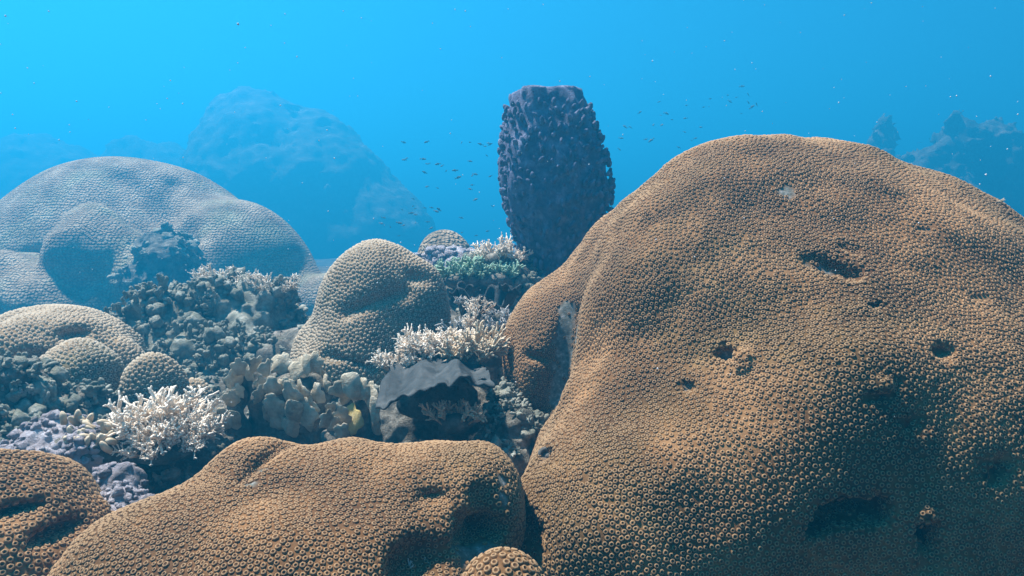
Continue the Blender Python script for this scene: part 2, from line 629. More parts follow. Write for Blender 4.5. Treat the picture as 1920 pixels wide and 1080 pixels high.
cuts = [(rough(cap(scar[0] + np.array([0, 0.004, 0.004]), scar[2] + np.array([0, 0.004, 0.004]), 0.018, 0.020), 30, 0.008, 2, 3), 0.010), (cap(sp(1585, 462), sp(1600, 470), 0.008), 0.015),
        (rough(ell(hole1, (0.015, 0.03, 0.013)), 60, 0.006, 2, 8), 0.008), (ell(hole2, (0.013, 0.02, 0.009)), 0.008),
        (ell(sp(1022, 852), (0.016, 0.025, 0.015)), 0.008), (ell(sp(1770, 662), (0.022, 0.03, 0.010)), 0.012),
        *[(ell(sp(x_, y_), (a_, 0.02, b_)), 0.008) for x_, y_, a_, b_ in ((1735, 432, 0.012, 0.003), (1645, 575, 0.012, 0.003), (1840, 560, 0.016, 0.004))],
        (cap(sp(1068, 590), sp(1052, 730), 0.024, 0.03), 0.04), (cap(sp(985, 665), sp(1025, 675), 0.012, 0.012), 0.012)]
cuts += [(rough(ell(c, r), 24, 0.018, 3, 29), 0.012) for c, r in cav]
f_big = carve(f0, cuts)
bumps_big = [(sp(1395, 672, f_big), 0.015), (sp(1390, 690, f_big), 0.010), (sp(1735, 965, f_big), 0.012), (sp(1655, 722, f_big), 0.012)]
def add_bumps(f, bumps, k):
    es = [ell(c, (r, r, r * 0.8)) for c, r in bumps]
    def g(p):
        d = f(p)
        for e in es:
            m = ((p - e.c) ** 2).sum(-1) < (e.R + 0.06) ** 2
            if m.any():
                d[m] = smin(d[m], e(p[m]), k)
        return d
    return g
f_big = add_bumps(f_big, bumps_big, 0.012)
sb = lambda x, y: cast(f_big, x, y)
dead_pts = [sb(1064 - (y_ - 580) * 0.12, y_) for y_ in range(580, 750, 14)] + [sb(1085 - (y_ - 600) * 0.15, y_) for y_ in range(600, 700, 20)] + [sb(x_, 500 + (x_ - 1520) * 0.33) for x_ in (1515, 1535, 1555)] + [sb(1362, 668), sb(1475, 362), sb(930, 690), sb(925, 730), sb(938, 760)] + [sb(x_, y_) for x_, y_ in ((1735, 432), (1290, 725), (1022, 852))]
dead_rad = [0.022] * 13 + [0.016] * 5 + [0.008] * 3 + [0.014, 0.018, 0.022, 0.022, 0.022] + [0.009] * 3
dead_big = falloff(dead_pts, dead_rad[:len(dead_pts)])
root, v, q = boulder('boulder_coral', 'huge orange-brown boulder coral filling the right half', f_big,
                     (-0.15, 0.75, -0.25), (1.65, 2.75, 1.12), 0.0125, M['brown_base'], (0.75, 1.75, 0.05), dead_big)
lap('BIG ' + str(contour(v, [940, 960, 1000, 1060, 1150, 1230, 1290, 1400, 1560, 1700, 1800, 1900])))
cups(root, root, f_big, v, q, 0.0083, M['brown_cup'], 300, skip=lambda p: dead_big(p) * 0.93, seed=1)
root_big = root
# dark tube shells sitting in the pit
def blob(seed, sub=2, amp=0.25, freq=1.3, sc=(1, 1, 1)):
    import bmesh
    bm = bmesh.new()
    bmesh.ops.create_icosphere(bm, subdivisions=sub, radius=1)
    v = np.array([x.co for x in bm.verts]); f = [[w.index for w in x.verts] for x in bm.faces]
    bm.free()
    v = v * (1 + amp * fbm(v + seed * 7.3, freq, 3, seed))[:, None] * np.array(sc)
    return v, np.array(f)
pit = sp(1022, 852, f_big)
wr = empty('tube_snail', pit, 'small dark tube snail in a pit at left edge of huge brown boulder', 'snail')
def tube(path, rad, seg=6, tip=True):
    """tapered tube with a rounded end -> verts, faces, tone along the length"""
    path = np.asarray(path, float); n = len(path)
    tg = np.gradient(path, axis=0); tg /= np.linalg.norm(tg, axis=1, keepdims=True) + 1e-9
    up = np.array([0.31, 0.2, 0.93]) if abs(tg[0][2]) < 0.9 else np.array([1.0, 0.1, 0])
    v, t = [], []
    for i in range(n):
        a = np.cross(tg[i], up); a /= np.linalg.norm(a); b = np.cross(tg[i], a)
        for k in range(seg):
            w = 2 * math.pi * k / seg
            v.append(path[i] + rad[i] * (math.cos(w) * a + math.sin(w) * b)); t.append(i / (n - 1))
    f = []
    for i in range(n - 1):
        for k in range(seg):
            a0, a1 = i * seg + k, i * seg + (k + 1) % seg
            f.append((a0, a0 + seg, a1 + seg)); f.append((a0, a1 + seg, a1))
    if tip:
        v.append(path[-1] + tg[-1] * rad[-1] * 0.6); t.append(1)
        c = len(v) - 1
        for k in range(seg):
            f.append(((n - 1) * seg + k, c, (n - 1) * seg + (k + 1) % seg))
    return np.array(v), f, t
cl_ = [np.array([0.010 * math.cos(a) * (1 - a / 14), 0.004 - 0.0012 * a, 0.010 * math.sin(a) * (1 - a / 14)]) for a in np.linspace(0, 6.3, 18)]
v_, f_, t_ = tube(cl_, np.linspace(0.0035, 0.0062, 18), 7)
add('shell', mesh('shell', v_, np.array(f_), M['worm']), wr)

# ================================================================== front ledge coral
F1 = ell(P(815, 985, 1.13), (0.135, 0.17, 0.125)); F2 = ell(P(650, 1000, 1.13), (0.135, 0.18, 0.142))
F3 = ell(P(480, 1010, 1.11), (0.115, 0.17, 0.148)); F4 = ell(P(330, 1110, 1.02), (0.165, 0.18, 0.135))
F5 = ell(P(540, 1110, 0.98), (0.24, 0.17, 0.13))
F6 = ell(P(905, 930, 1.12), (0.05, 0.10, 0.075))
f1 = rough(blend([F1, F2, F3, F4, F5, F6], 0.045), 9, 0.007, 2, 5)
sp1 = lambda x, y: cast(f1, x, y)
cuts = [(rough(ell(sp1(888, 1015), (0.042, 0.07, 0.030)), 25, 0.014, 2, 4), 0.015), (cap(sp1(905, 930), sp1(915, 960), 0.018, 0.02), 0.02),
        (cap(sp1(530, 838), sp1(455, 900), 0.006, 0.004), 0.02), (ell(sp1(810, 935), (0.02, 0.02, 0.006)), 0.02),
        (ell(sp1(790, 1060), (0.05, 0.06, 0.03)), 0.02)]
f_ledge = carve(f1, cuts)
dl = falloff([sp1(490, 875), sp1(470, 905), sp1(770, 1055), sp1(900, 1010), sp1(940, 900), sp1(945, 935)], [0.012, 0.010, 0.03, 0.04, 0.012, 0.012])
root, v, q = boulder('boulder_coral', 'low brown ledge coral with pinkish right end in the bottom foreground', f_ledge,
                     (-0.85, 0.62, 0.0), (0.12, 1.42, 0.62), 0.0085, M['brown_base'], (-0.3, 1.05, 0.1), dl)
lap('LEDGE ' + str(contour(v, [100, 200, 270, 330, 400, 480, 530, 600, 750, 870, 940])))
cups(root, root, f_ledge, v, q, 0.0080, M['brown_cup'], 300, skip=lambda p: dl(p) * 0.95, seed=2)

# small knob at the bottom edge
fk = rough(blend([ell(P(945, 1125, 0.84), (0.052, 0.052, 0.060)), ell(P(940, 1300, 0.86), (0.05, 0.05, 0.1))], 0.02), 14, 0.003, 1, 8)
root, v, q = boulder('boulder_coral', 'small tan coral knob at the bottom edge below the ledge and boulder', fk,
                     P(945, 1125, 0.84) - np.array([0.1, 0.1, 0.25]), P(945, 1125, 0.84) + np.array([0.1, 0.12, 0.1]), 0.005, M['brown_base'], P(945, 1300, 0.86))
cups(root, root, fk, v, q, 0.0098, M['brown_cup'], 300, seed=3)

# bottom-left corner coral
fc = rough(blend([ell(P(10, 1010, 1.12), (0.145, 0.16, 0.135)), ell(P(-60, 1120, 1.05), (0.2, 0.2, 0.16)), ell(P(150, 1090, 1.1), (0.06, 0.1, 0.1))], 0.04), 10, 0.008, 2, 14)
spc = lambda x, y: cast(fc, x, y)
fc = carve(fc, [(ell(spc(110, 1000), (0.04, 0.05, 0.012)), 0.015), (ell(spc(40, 960), (0.05, 0.04, 0.008)), 0.015)])
root, v, q = boulder('boulder_coral', 'dark brown boulder coral cut off by the bottom left corner', fc,
                     (-1.15, 0.7, 0.0), (-0.5, 1.4, 0.6), 0.0085, M['brown_base'], (-0.8, 1.1, 0.1))
lap('CORNER ' + str(contour(v, [5, 60, 100, 150, 185])))
cups(root, root, fc, v, q, 0.0098, M['brown_cup'], 300, seed=4)

# ================================================================== middle dome
K = [ell(P(712, 700, 2.25), (0.225, 0.23, 0.41)), ell(P(690, 720, 2.15), (0.20, 0.2, 0.2)), ell(P(600, 700, 2.25), (0.09, 0.12, 0.17)),
     ell(P(790, 590, 2.22), (0.09, 0.1, 0.16))]
fd = rough(blend(K, 0.06), 6, 0.012, 2, 31)
spd = lambda x, y: cast(fd, x, y)
fd = carve(fd, [(cap(spd(650, 585), spd(760, 545), 0.003, 0.004), 0.05), (ell(spd(790, 520), (0.035, 0.015, 0.012)), 0.04), (cap(spd(610, 665), spd(700, 690), 0.006, 0.003), 0.03)])
root, v, q = boulder('boulder_coral', 'tall egg-shaped olive coral dome standing in the middle', fd,
                     (-0.85, 1.8, 0.0), (-0.05, 2.7, 0.8), 0.011, M['olive_base'], P(705, 760, 2.25) * np.array([1, 1, 0]) + np.array([0, 0, 0.1]))
lap('DOME ' + str(contour(v, [565, 580, 620, 660, 712, 760, 800, 830, 850])))
cups(root, root, fd, v, q, 0.0108, M['olive_cup'], 0, simple=True, seed=6)

# ================================================================== left lobed coral
L1 = ell(P(95, 712, 2.12), (0.26, 0.25, 0.215)); L2 = ell(P(145, 735, 1.90), (0.115, 0.11, 0.135)); L3 = ell(P(-20, 690, 1.95), (0.12, 0.12, 0.12))
fl = rough(blend([L1, L2, L3, ell(P(230, 730, 2.1), (0.08, 0.1, 0.14))], 0.03), 7, 0.014, 2, 41)
spl = lambda x, y: cast(fl, x, y)
fl = carve(fl, [(ell(spl(140, 628), (0.04, 0.05, 0.018)), 0.02), (ell(spl(50, 685), (0.05, 0.07, 0.04)), 0.02)])
root, v, q = boulder('boulder_coral', 'lobed brown coral at the left edge with a dark hollow on top', fl,
                     (-1.85, 1.6, 0.0), (-0.95, 2.5, 0.66), 0.0115, M['olive_base'], P(95, 712, 2.1) * np.array([1, 1, 0]) + np.array([0, 0, 0.1]))
lap('LEFT ' + str(contour(v, [5, 60, 100, 150, 200, 250, 265])))
cups(root, root, fl, v, q, 0.0115, M['olive_cup'], 0, simple=True, seed=7)
for k, (px, py, Y, rx, rz, lb) in enumerate([(288, 735, 1.86, 0.080, 0.100, 'round olive coral ball between lobed left coral and pale branching coral'),
                                             (365, 775, 1.90, 0.052, 0.088, 'smallest olive coral ball behind the right side of pale left branching coral')]):
    c = P(px, py, Y)
    ff = rough(blend([ell(c, (rx, rx, rz)), ell(c - np.array([0, 0, 0.15]), (rx * 0.9, rx * 0.9, 0.12))], 0.03), 12, 0.006, 2, 50 + k)
    root, v, q = boulder('boulder_coral', lb, ff, c - np.array([rx * 1.5, rx * 1.5, 0.32]), c + np.array([rx * 1.5, rx * 1.5, rz * 1.4]), 0.008, M['olive_base'], c - np.array([0, 0, 0.3]))
    cups(root, root, ff, v, q, 0.0112, M['olive_cup'], 0, simple=True, seed=8 + k)

# ================================================================== big hazy dome, left
J = [ell(P(255, 585, 6.600), (1.380, 1.260, 1.392)), ell(P(430, 580, 6.360), (0.816, 0.960, 0.960)), ell(P(560, 590, 6.240), (0.360, 0.480, 0.408)), ell(P(620, 570, 6.000), (0.312, 0.360, 0.288))]
fj = blend(J, 0.13)
fj = rough(fj, 1.0, 0.06, 2, 61)
spj = lambda x, y: cast(fj, x, y)
fj = carve(fj, [(cap(spj(325, 345), spj(318, 430), 0.03, 0.05), 0.12), (rough(ell(spj(345, 440), (0.14, 0.12, 0.24)), 5, 0.05, 2, 63), 0.16),
                (rough(ell(spj(80, 480), (0.20, 0.1, 0.08)), 5, 0.05, 2, 64), 0.10), (cap(spj(230, 330), spj(300, 400), 0.02, 0.06), 0.16)])
J2 = [ell(P(192, 492, 5.400), (0.360, 0.408, 0.384)), ell(P(275, 535, 5.280), (0.252, 0.336, 0.276)), ell(P(120, 580, 5.280), (0.696, 0.480, 0.312)), ell(P(30, 560, 5.400), (0.480, 0.480, 0.360))]
fj2 = rough(blend(J2, 0.09), 2.2, 0.06, 3, 66)
fj2 = carve(fj2, [(rough(ell(cast(fj2, 300, 470), (0.08, 0.10, 0.05)), 7, 0.04, 2, 69), 0.06)])
root, v, q = boulder('boulder_coral', 'large hazy blue-grey coral dome at left behind the knobbly coral', fj,
                     (-5.52, 4.80, -0.50), (-1.08, 8.40, 1.89), 0.03, M['grey_vor'], P(255, 580, 6.6) * np.array([1, 1, 0]) + np.array([0, 0, 0.05]))
lap('JDOME ' + str(contour(v, [5, 40, 100, 200, 280, 350, 430, 510, 580, 615])))
root, v, q = boulder('boulder_coral', 'lower lobed coral mass in front of the large hazy dome', fj2,
                     (-5.04, 4.44, -0.50), (-2.04, 6.24, 1.17), 0.022, M['grey_vor'], P(150, 600, 5.35) * np.array([1, 1, 0]) + np.array([0, 0, 0.05]))
# far small dome behind the middle
fs = rough(blend([ell(P(838, 500, 3.6), (0.15, 0.16, 0.175)), ell(P(838, 560, 3.6), (0.17, 0.17, 0.2))], 0.05), 5, 0.012, 2, 71)
c = P(838, 500, 3.6)
root, v, q = boulder('boulder_coral', 'small distant grey coral dome peeking over the middle dome shoulder', fs,
                     c - np.array([0.3, 0.3, 0.5]), c + np.array([0.3, 0.3, 0.3]), 0.014, M['grey_vor'], c - np.array([0, 0, 0.5]))

# ================================================================== far reef
def reef_lump(name, label, fields, k, rf, ra, lo, hi, h, base, mat='reef_far', cat='reef', seed=0, octv=4):
    f = rough(rough(blend(fields, k), rf, ra, 2, seed), rf * 5, ra * 0.5, 3, seed + 3, 0.7)
    root = empty(name, base, label, cat)
    v, q = nets(f, lo, hi, h)
    add('rock_body', mesh('rock_body', local(v, root), q, M[mat]), root)
    return root, f, v, q
reef_lump('reef_mound', 'tall blue mound of reef fading into the water behind left dome',
    [ell(P(490, 480, 21.125), (2.308, 2.600, 4.794)), ell(P(600, 490, 20.800), (2.356, 2.600, 4.144)), ell(P(700, 510, 20.475), (2.031, 2.275, 2.519)), ell(P(560, 560, 20.475), (4.062, 2.763, 2.600))], 0.4,
    0.9, 0.16, (-11.70, 16.57, -0.50), (0.33, 24.38, 6.20), 0.10, P(560, 560, 21.1) * np.array([1, 1, 0]), seed=81, octv=6)
reef_lump('reef_ridge', 'low faint reef ridge at far left behind the large dome',
    [ell(P(60, 480, 25.188), (5.200, 2.925, 3.900)), ell(P(290, 480, 24.375), (2.600, 2.210, 3.770)), ell(P(-200, 480, 25.188), (4.875, 2.925, 3.575))], 0.6,
    0.8, 0.22, (-29.25, 20.31, -0.50), (-8.12, 29.25, 6.20), 0.17, P(60, 560, 25.2) * np.array([1, 1, 0]), seed=84, octv=5)
reef_lump('reef_outcrop', 'dim reef outcrop at far right behind the huge boulder',
    [ell(P(1880, 430, 16.250), (1.219, 1.137, 2.031)), ell(P(1990, 430, 16.250), (1.463, 1.300, 1.869)), ell(P(1720, 430, 16.250), (1.300, 0.975, 1.300)), ell(P(1790, 420, 15.763), (0.552, 0.569, 2.438)), ell(P(1850, 360, 15.925), (0.650, 0.650, 1.463)), ell(P(1740, 380, 15.925), (0.650, 0.650, 1.137))], 0.10,
    2.2, 0.20, (5.85, 13.65, -0.50), (15.44, 18.85, 4.40), 0.07, P(1850, 560, 16.2) * np.array([1, 1, 0]), seed=87, octv=5)
reef_lump('reef_pinnacle', 'faint small reef pinnacle left of the far right outcrop',
    [ell(P(1658, 300, 17.062), (0.260, 0.293, 0.845)), ell(P(1690, 400, 17.062), (0.617, 0.650, 1.300))], 0.12,
    3.4, 0.20, (7.15, 15.44, -0.50), (10.56, 18.69, 3.43), 0.065, P(1660, 560, 17.0) * np.array([1, 1, 0]), seed=88, octv=5)

lap('before reef rock between the corals')
# ================================================================== reef rock between the corals
NUB = {}
def nub_meshes(mat, amp=0.48, n=6):
    if mat not in NUB:
        NUB[mat] = []
        for s in range(n):
            v, f = blob(s + 3, 2, amp, 2.1, (1, 1, 1))
            v2, f2 = blob(s + 30, 1, amp, 1.5, (0.6, 0.6, 0.6))
            v2 = v2 + np.array([0.75 * math.cos(s * 2.1), 0.75 * math.sin(s * 2.1), 0.35])
            if mat == 'nub' and s >= 2:          # stubby fingered clusters
                gg = np.random.default_rng(s)
                V_, F_ = [v * 0.55], [f]
                for w in range(7):
                    dd = gg.normal(0, 0.75, 3); dd[2] = abs(dd[2]) + 0.5; dd /= np.linalg.norm(dd)
                    L_ = gg.uniform(0.9, 1.5); bb = gg.normal(0, 0.2, 3)
                    r0 = gg.uniform(0.2, 0.34)
                    tv_, tf_, _ = tube([dd * L_ * t + bb * t * t for t in (0.1, 0.5, 0.85, 1.0)], [r0, r0 * 1.05, r0 * 1.15, r0 * 0.7], 5)
                    F_.append(np.array(tf_) + sum(len(x) for x in V_)); V_.append(tv_)
                v, f = np.concatenate(V_), np.concatenate(F_)
                v2, f2 = v[:0], f[:0]
            NUB[mat].append(mesh('nub', np.concatenate([v, v2]), np.concatenate([f, f2 + len(v)]), M[mat]))
    return NUB[mat]

def dress(root, f, v, q, s, mat, size, up=0.45, seed=0, limit=300, name='nub', keep=None, out=0.25, flat=(0.7, 1.1)):
    eye = np.array([0, 0, CAM_Z])
    def vis(c):
        n = grad(f, c); t = eye - c; t /= np.linalg.norm(t, axis=1, keepdims=True)
        k = ((n * t).sum(1) > -0.2) & (c[:, 2] > 0.05) & (fbm(c, 0.32 / s, 2, seed + 40) > -0.12)
        return k & (keep(c) if keep else True)
    p = scatter(f, v, q, s, vis, seed, 2)
    g = np.random.default_rng(seed)
    p = p[g.permutation(len(p))]
    n = grad(f, p)
    d = n + np.array([0, 0, up]) + g.normal(0, 0.25, n.shape)
    d /= np.linalg.norm(d, axis=1, keepdims=True)
    ms = nub_meshes(mat)
    raw = [(np.array([w.co for w in m_.vertices]), np.array([list(w.vertices) for w in m_.polygons])) for m_ in ms]
    V, Fc, n0 = [], [], 0
    for i in range(len(p)):
        r = g.uniform(*size) * (1.45 if g.random() < 0.22 else 1.0)
        qd = Vector(d[i]).to_track_quat('Z', 'Y') @ Euler((0, 0, g.uniform(0, 6.28))).to_quaternion()
        kk = int(g.integers(len(ms)))
        at = local(p[i] + d[i] * r * out, root)
        scl = (r * g.uniform(0.8, 1.2), r * g.uniform(0.8, 1.2), r * g.uniform(*flat))
        if i < limit:
            o = add(name, ms[kk], BODY[root.name], at)
            o.rotation_euler = qd.to_euler()
            o.scale = scl
        else:
            V.append((raw[kk][0] * np.array(scl)) @ np.array(qd.to_matrix()).T + at); Fc.append(raw[kk][1] + n0); n0 += len(raw[kk][0])
    if V:
        tag(add(name + '_cover', mesh(name + '_cover', np.concatenate(V), np.concatenate(Fc), M[mat]), BODY[root.name]), kind='stuff')
    return p

def rock(label, parts, mat, rf=9, ra=0.025, k=0.04, seed=0, nub=None, h=None, name='reef_rock', cat='rock', octv=4, grow=0.06):
    """parts: (px, py, Y, (rx, ry, rz))"""
    es = [(P(a, b, y), np.array(r, float)) for a, b, y, r in parts]
    f = rough(blend([ell(c, r) for c, r in es], k), rf, ra, octv, seed, 0.6)
    lo = np.min([c - r for c, r in es], 0) - grow; hi = np.max([c + r for c, r in es], 0) + grow
    base = np.mean([c for c, r in es], 0); base[2] = lo[2]
    root = empty(name, base, label, cat)
    h = h or max(0.005, float((hi - lo).max()) / 95)
    v, q = nets(f, lo, hi, h)
    BODY[root.name] = add('rock_body', mesh('rock_body', local(v, root), q, M[mat]), root)
    if nub:
        dress(root, f, v, q, nub[0], nub[1], nub[2], seed=seed, limit=nub[3])
    return root, f, v, q

rk_plate = rock('dark shaded rock under the grey scalloped plate coral', [(815, 850, 1.86, (0.20, 0.14, 0.18)), (720, 870, 1.85, (0.12, 0.1, 0.08)), (900, 850, 1.85, (0.12, 0.12, 0.12))], 'rock', seed=101)
rk_gap = rock('grey-green encrusted rock wedged against lower left of huge boulder', [(965, 835, 1.52, (0.06, 0.07, 0.08)), (930, 880, 1.45, (0.07, 0.08, 0.06)), (945, 780, 1.6, (0.035, 0.05, 0.06))], 'rock', 14, 0.016, 0.03, 102, (0.018, 'nub', (0.006, 0.012), 120))
rk_mid = rock('blue-grey rock behind the middle dome carrying the green coral', [(895, 610, 2.62, (0.19, 0.15, 0.21)), (860, 700, 2.4, (0.22, 0.2, 0.22)), (960, 600, 2.6, (0.12, 0.14, 0.24))], 'rock', 8, 0.03, 0.05, 103, (0.036, 'nub', (0.010, 0.022), 120))
rk_pale = rock('pale crusted rock below the small distant grey dome', [(850, 515, 3.15, (0.125, 0.12, 0.12)), (810, 540, 3.1, (0.1, 0.1, 0.12)), (895, 530, 3.1, (0.1, 0.1, 0.1))], 'pale_rock', 9, 0.03, 0.05, 104, (0.032, 'pale_rock', (0.009, 0.02), 100))
rk_l1 = rock('dark knobbly rock heap at left edge below the lobed coral', [(20, 775, 1.62, (0.12, 0.12, 0.10)), (-10, 740, 1.7, (0.10, 0.1, 0.085)), (120, 800, 1.66, (0.09, 0.1, 0.075)), (60, 860, 1.55, (0.2, 0.14, 0.08))], 'rock', 11, 0.026, 0.03, 105, (0.026, 'nub', (0.007, 0.017), 150))
rk_l2 = rock('pale lilac crusted rock left of the finger coral', [(100, 822, 1.42, (0.055, 0.06, 0.04)), (150, 850, 1.40, (0.08, 0.08, 0.05)), (60, 850, 1.38, (0.05, 0.06, 0.03))], 'pale_rock', 16, 0.014, 0.025, 106, (0.016, 'pale_rock', (0.004, 0.009), 150))
rk_l3 = rock('dark rock under the pale left branching coral', [(310, 930, 1.5, (0.13, 0.12, 0.10)), (220, 930, 1.45, (0.12, 0.1, 0.09)), (400, 860, 1.6, (0.10, 0.1, 0.09))], 'rock', 11, 0.02, 0.03, 107, (0.024, 'nub', (0.007, 0.015), 150))
rk_l4 = rock('bright white-speckled rubble between the corner coral and front ledge', [(215, 950, 1.20, (0.035, 0.04, 0.03)), (240, 985, 1.15, (0.05, 0.06, 0.025)), (190, 985, 1.17, (0.05, 0.06, 0.035)), (225, 915, 1.3, (0.04, 0.04, 0.03))], 'pale_rock', 20, 0.012, 0.02, 108, (0.014, 'pale_rock', (0.0035, 0.008), 150))
rk_bk = rock('low grey reef rock between knobbly coral and middle dome', [(560, 700, 2.4, (0.16, 0.15, 0.16)), (480, 800, 2.1, (0.3, 0.2, 0.14)), (360, 800, 2.1, (0.25, 0.2, 0.12)), (640, 820, 1.95, (0.2, 0.15, 0.13))], 'rock', 8, 0.03, 0.05, 109, (0.032, 'nub', (0.008, 0.020), 150))

lap('before knobbly coral thicket')
rk_j = rock('dark encrusted rock in the cleft of the large hazy dome', [(292, 470, 5.35, (0.11, 0.12, 0.15)), (335, 480, 5.2, (0.16, 0.15, 0.14)), (300, 520, 5.1, (0.2, 0.2, 0.2))], 'rock', 5, 0.05, 0.06, 110, (0.07, 'nub', (0.02, 0.045), 80))
# ================================================================== knobbly coral thicket
K3 = [(345, 640, 2.55, (0.19, 0.18, 0.17)), (440, 620, 2.6, (0.20, 0.18, 0.20)), (510, 640, 2.65, (0.13, 0.15, 0.15)), (400, 720, 2.4, (0.26, 0.2, 0.20)), (290, 640, 2.5, (0.09, 0.1, 0.11)), (500, 730, 2.4, (0.16, 0.15, 0.15))]
root, f, v, q = rock('dark blue-grey knobbly coral thicket between lobed left coral and middle dome', K3, 'nub', 9, 0.04, 0.05, 120, None, 0.011, 'knobbly_coral', 'coral')
dress(root, f, v, q, 0.024, 'nub', (0.007, 0.017), 1.2, 121, 300, out=0.9, flat=(0.9, 1.7))
f_knob = f

lap('before branching corals')
# ================================================================== branching corals
def branch_meshes(mat, n=6, thick=1.0, side=8, seed=0, spread=0.6):
    out = []
    for s in range(n):
        g = np.random.default_rng(seed + s)
        V, Fc, T = [], [], []
        def put(path, rad, t0, t1):
            v, f, t = tube(path, rad, 5)
            o = sum(len(x) for x in V)
            V.append(v); Fc.extend([tuple(i + o for i in q_) for q_ in f]); T.extend([t0 + (t1 - t0) * x for x in t])
        def grow(p, d, L, r, depth, tone):
            d = d / np.linalg.norm(d)
            b = g.normal(0, 0.16, 3)
            path = [p + d * L * t + b * L * t * t for t in np.linspace(0, 1, 4)]
            put(path, [r, r * 0.95, r * 0.9, r * 0.82], tone, min(1, tone + 0.45))
            if depth == 0:
                return
            m = side if depth == 2 else int(g.integers(2, 4))
            for i in range(m):
                t = g.uniform(0.35, 1.0)
                q_ = p + d * L * t + b * L * t * t
                nd = d + g.normal(0, spread, 3) + np.array([0, 0, 0.25])
                grow(q_, nd, L * g.uniform(0.32, 0.5), r * 0.8, depth - 1, min(1, tone + 0.45 * t))
        grow(np.zeros(3), np.array([0, 0, 1.0]), 0.72, 0.075 * thick, 2, 0.0)
        out.append(mesh('branch', np.concatenate(V), np.array(Fc), M[mat], attrs={'tone': T}))
    return out
BM = {'white': branch_meshes('white_branch', 6, 0.50, 14, 0), 'tan': branch_meshes('tan_branch', 5, 0.68, 9, 40, 0.55),
      'green': branch_meshes('green_branch', 5, 0.8, 9, 60), 'grey': branch_meshes('grey_branch', 5, 0.7, 9, 80)}

def colony(label, kind, spots, seed, group=None, name='branching_coral', foot=0.02, footmat='rock', lean=(0, 0, 0)):
    """spots: (px, py, Y, height m, spread m, count)"""
    g = np.random.default_rng(seed)
    b0 = np.mean([P(a, b, y) for a, b, y, *_ in spots], 0)
    root = empty(name, b0, label, 'coral', group)
    bv, bf, n0 = [], [], 0
    for a, b, y, hgt, spr, cnt in spots:
        c = P(a, b, y)
        v, f = blob(seed + len(bv), 2, 0.3, 1.5)
        v = v * np.array([spr * 0.85, spr * 0.7, max(foot, hgt * 0.32)]) + c
        bv.append(0); add('coral_foot', mesh('coral_foot', local(v, root), f, M[footmat]), root)
        ms = BM[kind]
        for i in range(cnt):
            rr = math.sqrt(g.random()); an = g.uniform(0, 2 * math.pi)
            off = np.array([rr * math.cos(an) * spr * 0.72, rr * math.sin(an) * spr * 0.6, 0])
            d = np.array([rr * math.cos(an) * 0.9 + lean[0], rr * math.sin(an) * 0.9 + lean[1], 1.0 - 0.3 * rr]) + g.normal(0, 0.14, 3)
            d /= np.linalg.norm(d)
            L = hgt * g.uniform(0.62, 1.0)
            o = add('branch', ms[int(g.integers(len(ms)))], root, local(c + off, root))
            o.rotation_euler = (Vector(d).to_track_quat('Z', 'Y') @ Euler((0, 0, g.uniform(0, 6.28))).to_quaternion()).to_euler()
            o.scale = (L, L, L)
    return root

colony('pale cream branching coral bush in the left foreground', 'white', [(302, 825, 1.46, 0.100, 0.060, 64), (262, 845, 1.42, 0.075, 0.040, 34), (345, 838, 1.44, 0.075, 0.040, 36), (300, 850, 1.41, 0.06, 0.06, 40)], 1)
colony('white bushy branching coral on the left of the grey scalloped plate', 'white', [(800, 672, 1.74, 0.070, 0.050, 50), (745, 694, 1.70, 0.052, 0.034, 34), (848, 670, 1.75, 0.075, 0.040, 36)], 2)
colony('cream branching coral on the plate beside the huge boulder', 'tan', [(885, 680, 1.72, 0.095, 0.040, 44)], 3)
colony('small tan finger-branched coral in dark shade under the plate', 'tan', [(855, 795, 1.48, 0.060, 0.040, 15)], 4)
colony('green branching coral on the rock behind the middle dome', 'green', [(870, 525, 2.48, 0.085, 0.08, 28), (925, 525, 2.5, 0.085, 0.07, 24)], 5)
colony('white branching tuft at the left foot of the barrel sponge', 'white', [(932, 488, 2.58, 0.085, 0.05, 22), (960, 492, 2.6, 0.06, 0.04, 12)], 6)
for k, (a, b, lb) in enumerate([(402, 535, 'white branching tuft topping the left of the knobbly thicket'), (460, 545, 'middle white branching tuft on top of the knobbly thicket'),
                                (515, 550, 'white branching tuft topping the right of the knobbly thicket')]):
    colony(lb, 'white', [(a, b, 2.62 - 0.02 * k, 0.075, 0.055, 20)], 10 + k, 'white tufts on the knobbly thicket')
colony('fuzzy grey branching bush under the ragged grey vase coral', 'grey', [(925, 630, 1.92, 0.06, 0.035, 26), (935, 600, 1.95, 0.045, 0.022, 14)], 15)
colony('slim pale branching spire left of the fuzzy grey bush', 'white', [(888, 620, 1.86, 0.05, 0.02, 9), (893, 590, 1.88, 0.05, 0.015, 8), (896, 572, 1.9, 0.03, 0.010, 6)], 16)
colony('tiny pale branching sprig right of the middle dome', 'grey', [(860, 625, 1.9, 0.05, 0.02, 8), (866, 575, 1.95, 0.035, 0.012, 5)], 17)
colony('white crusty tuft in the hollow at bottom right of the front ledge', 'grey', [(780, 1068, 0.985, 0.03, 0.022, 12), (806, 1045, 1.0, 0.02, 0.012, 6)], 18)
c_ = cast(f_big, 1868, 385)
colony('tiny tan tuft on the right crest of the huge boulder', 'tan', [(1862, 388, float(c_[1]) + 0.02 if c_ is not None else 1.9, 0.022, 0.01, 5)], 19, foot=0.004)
colony('pale tuft at left end of the dark rock heap', 'grey', [(25, 715, 1.60, 0.04, 0.04, 12), (50, 740, 1.58, 0.03, 0.025, 7)], 20)

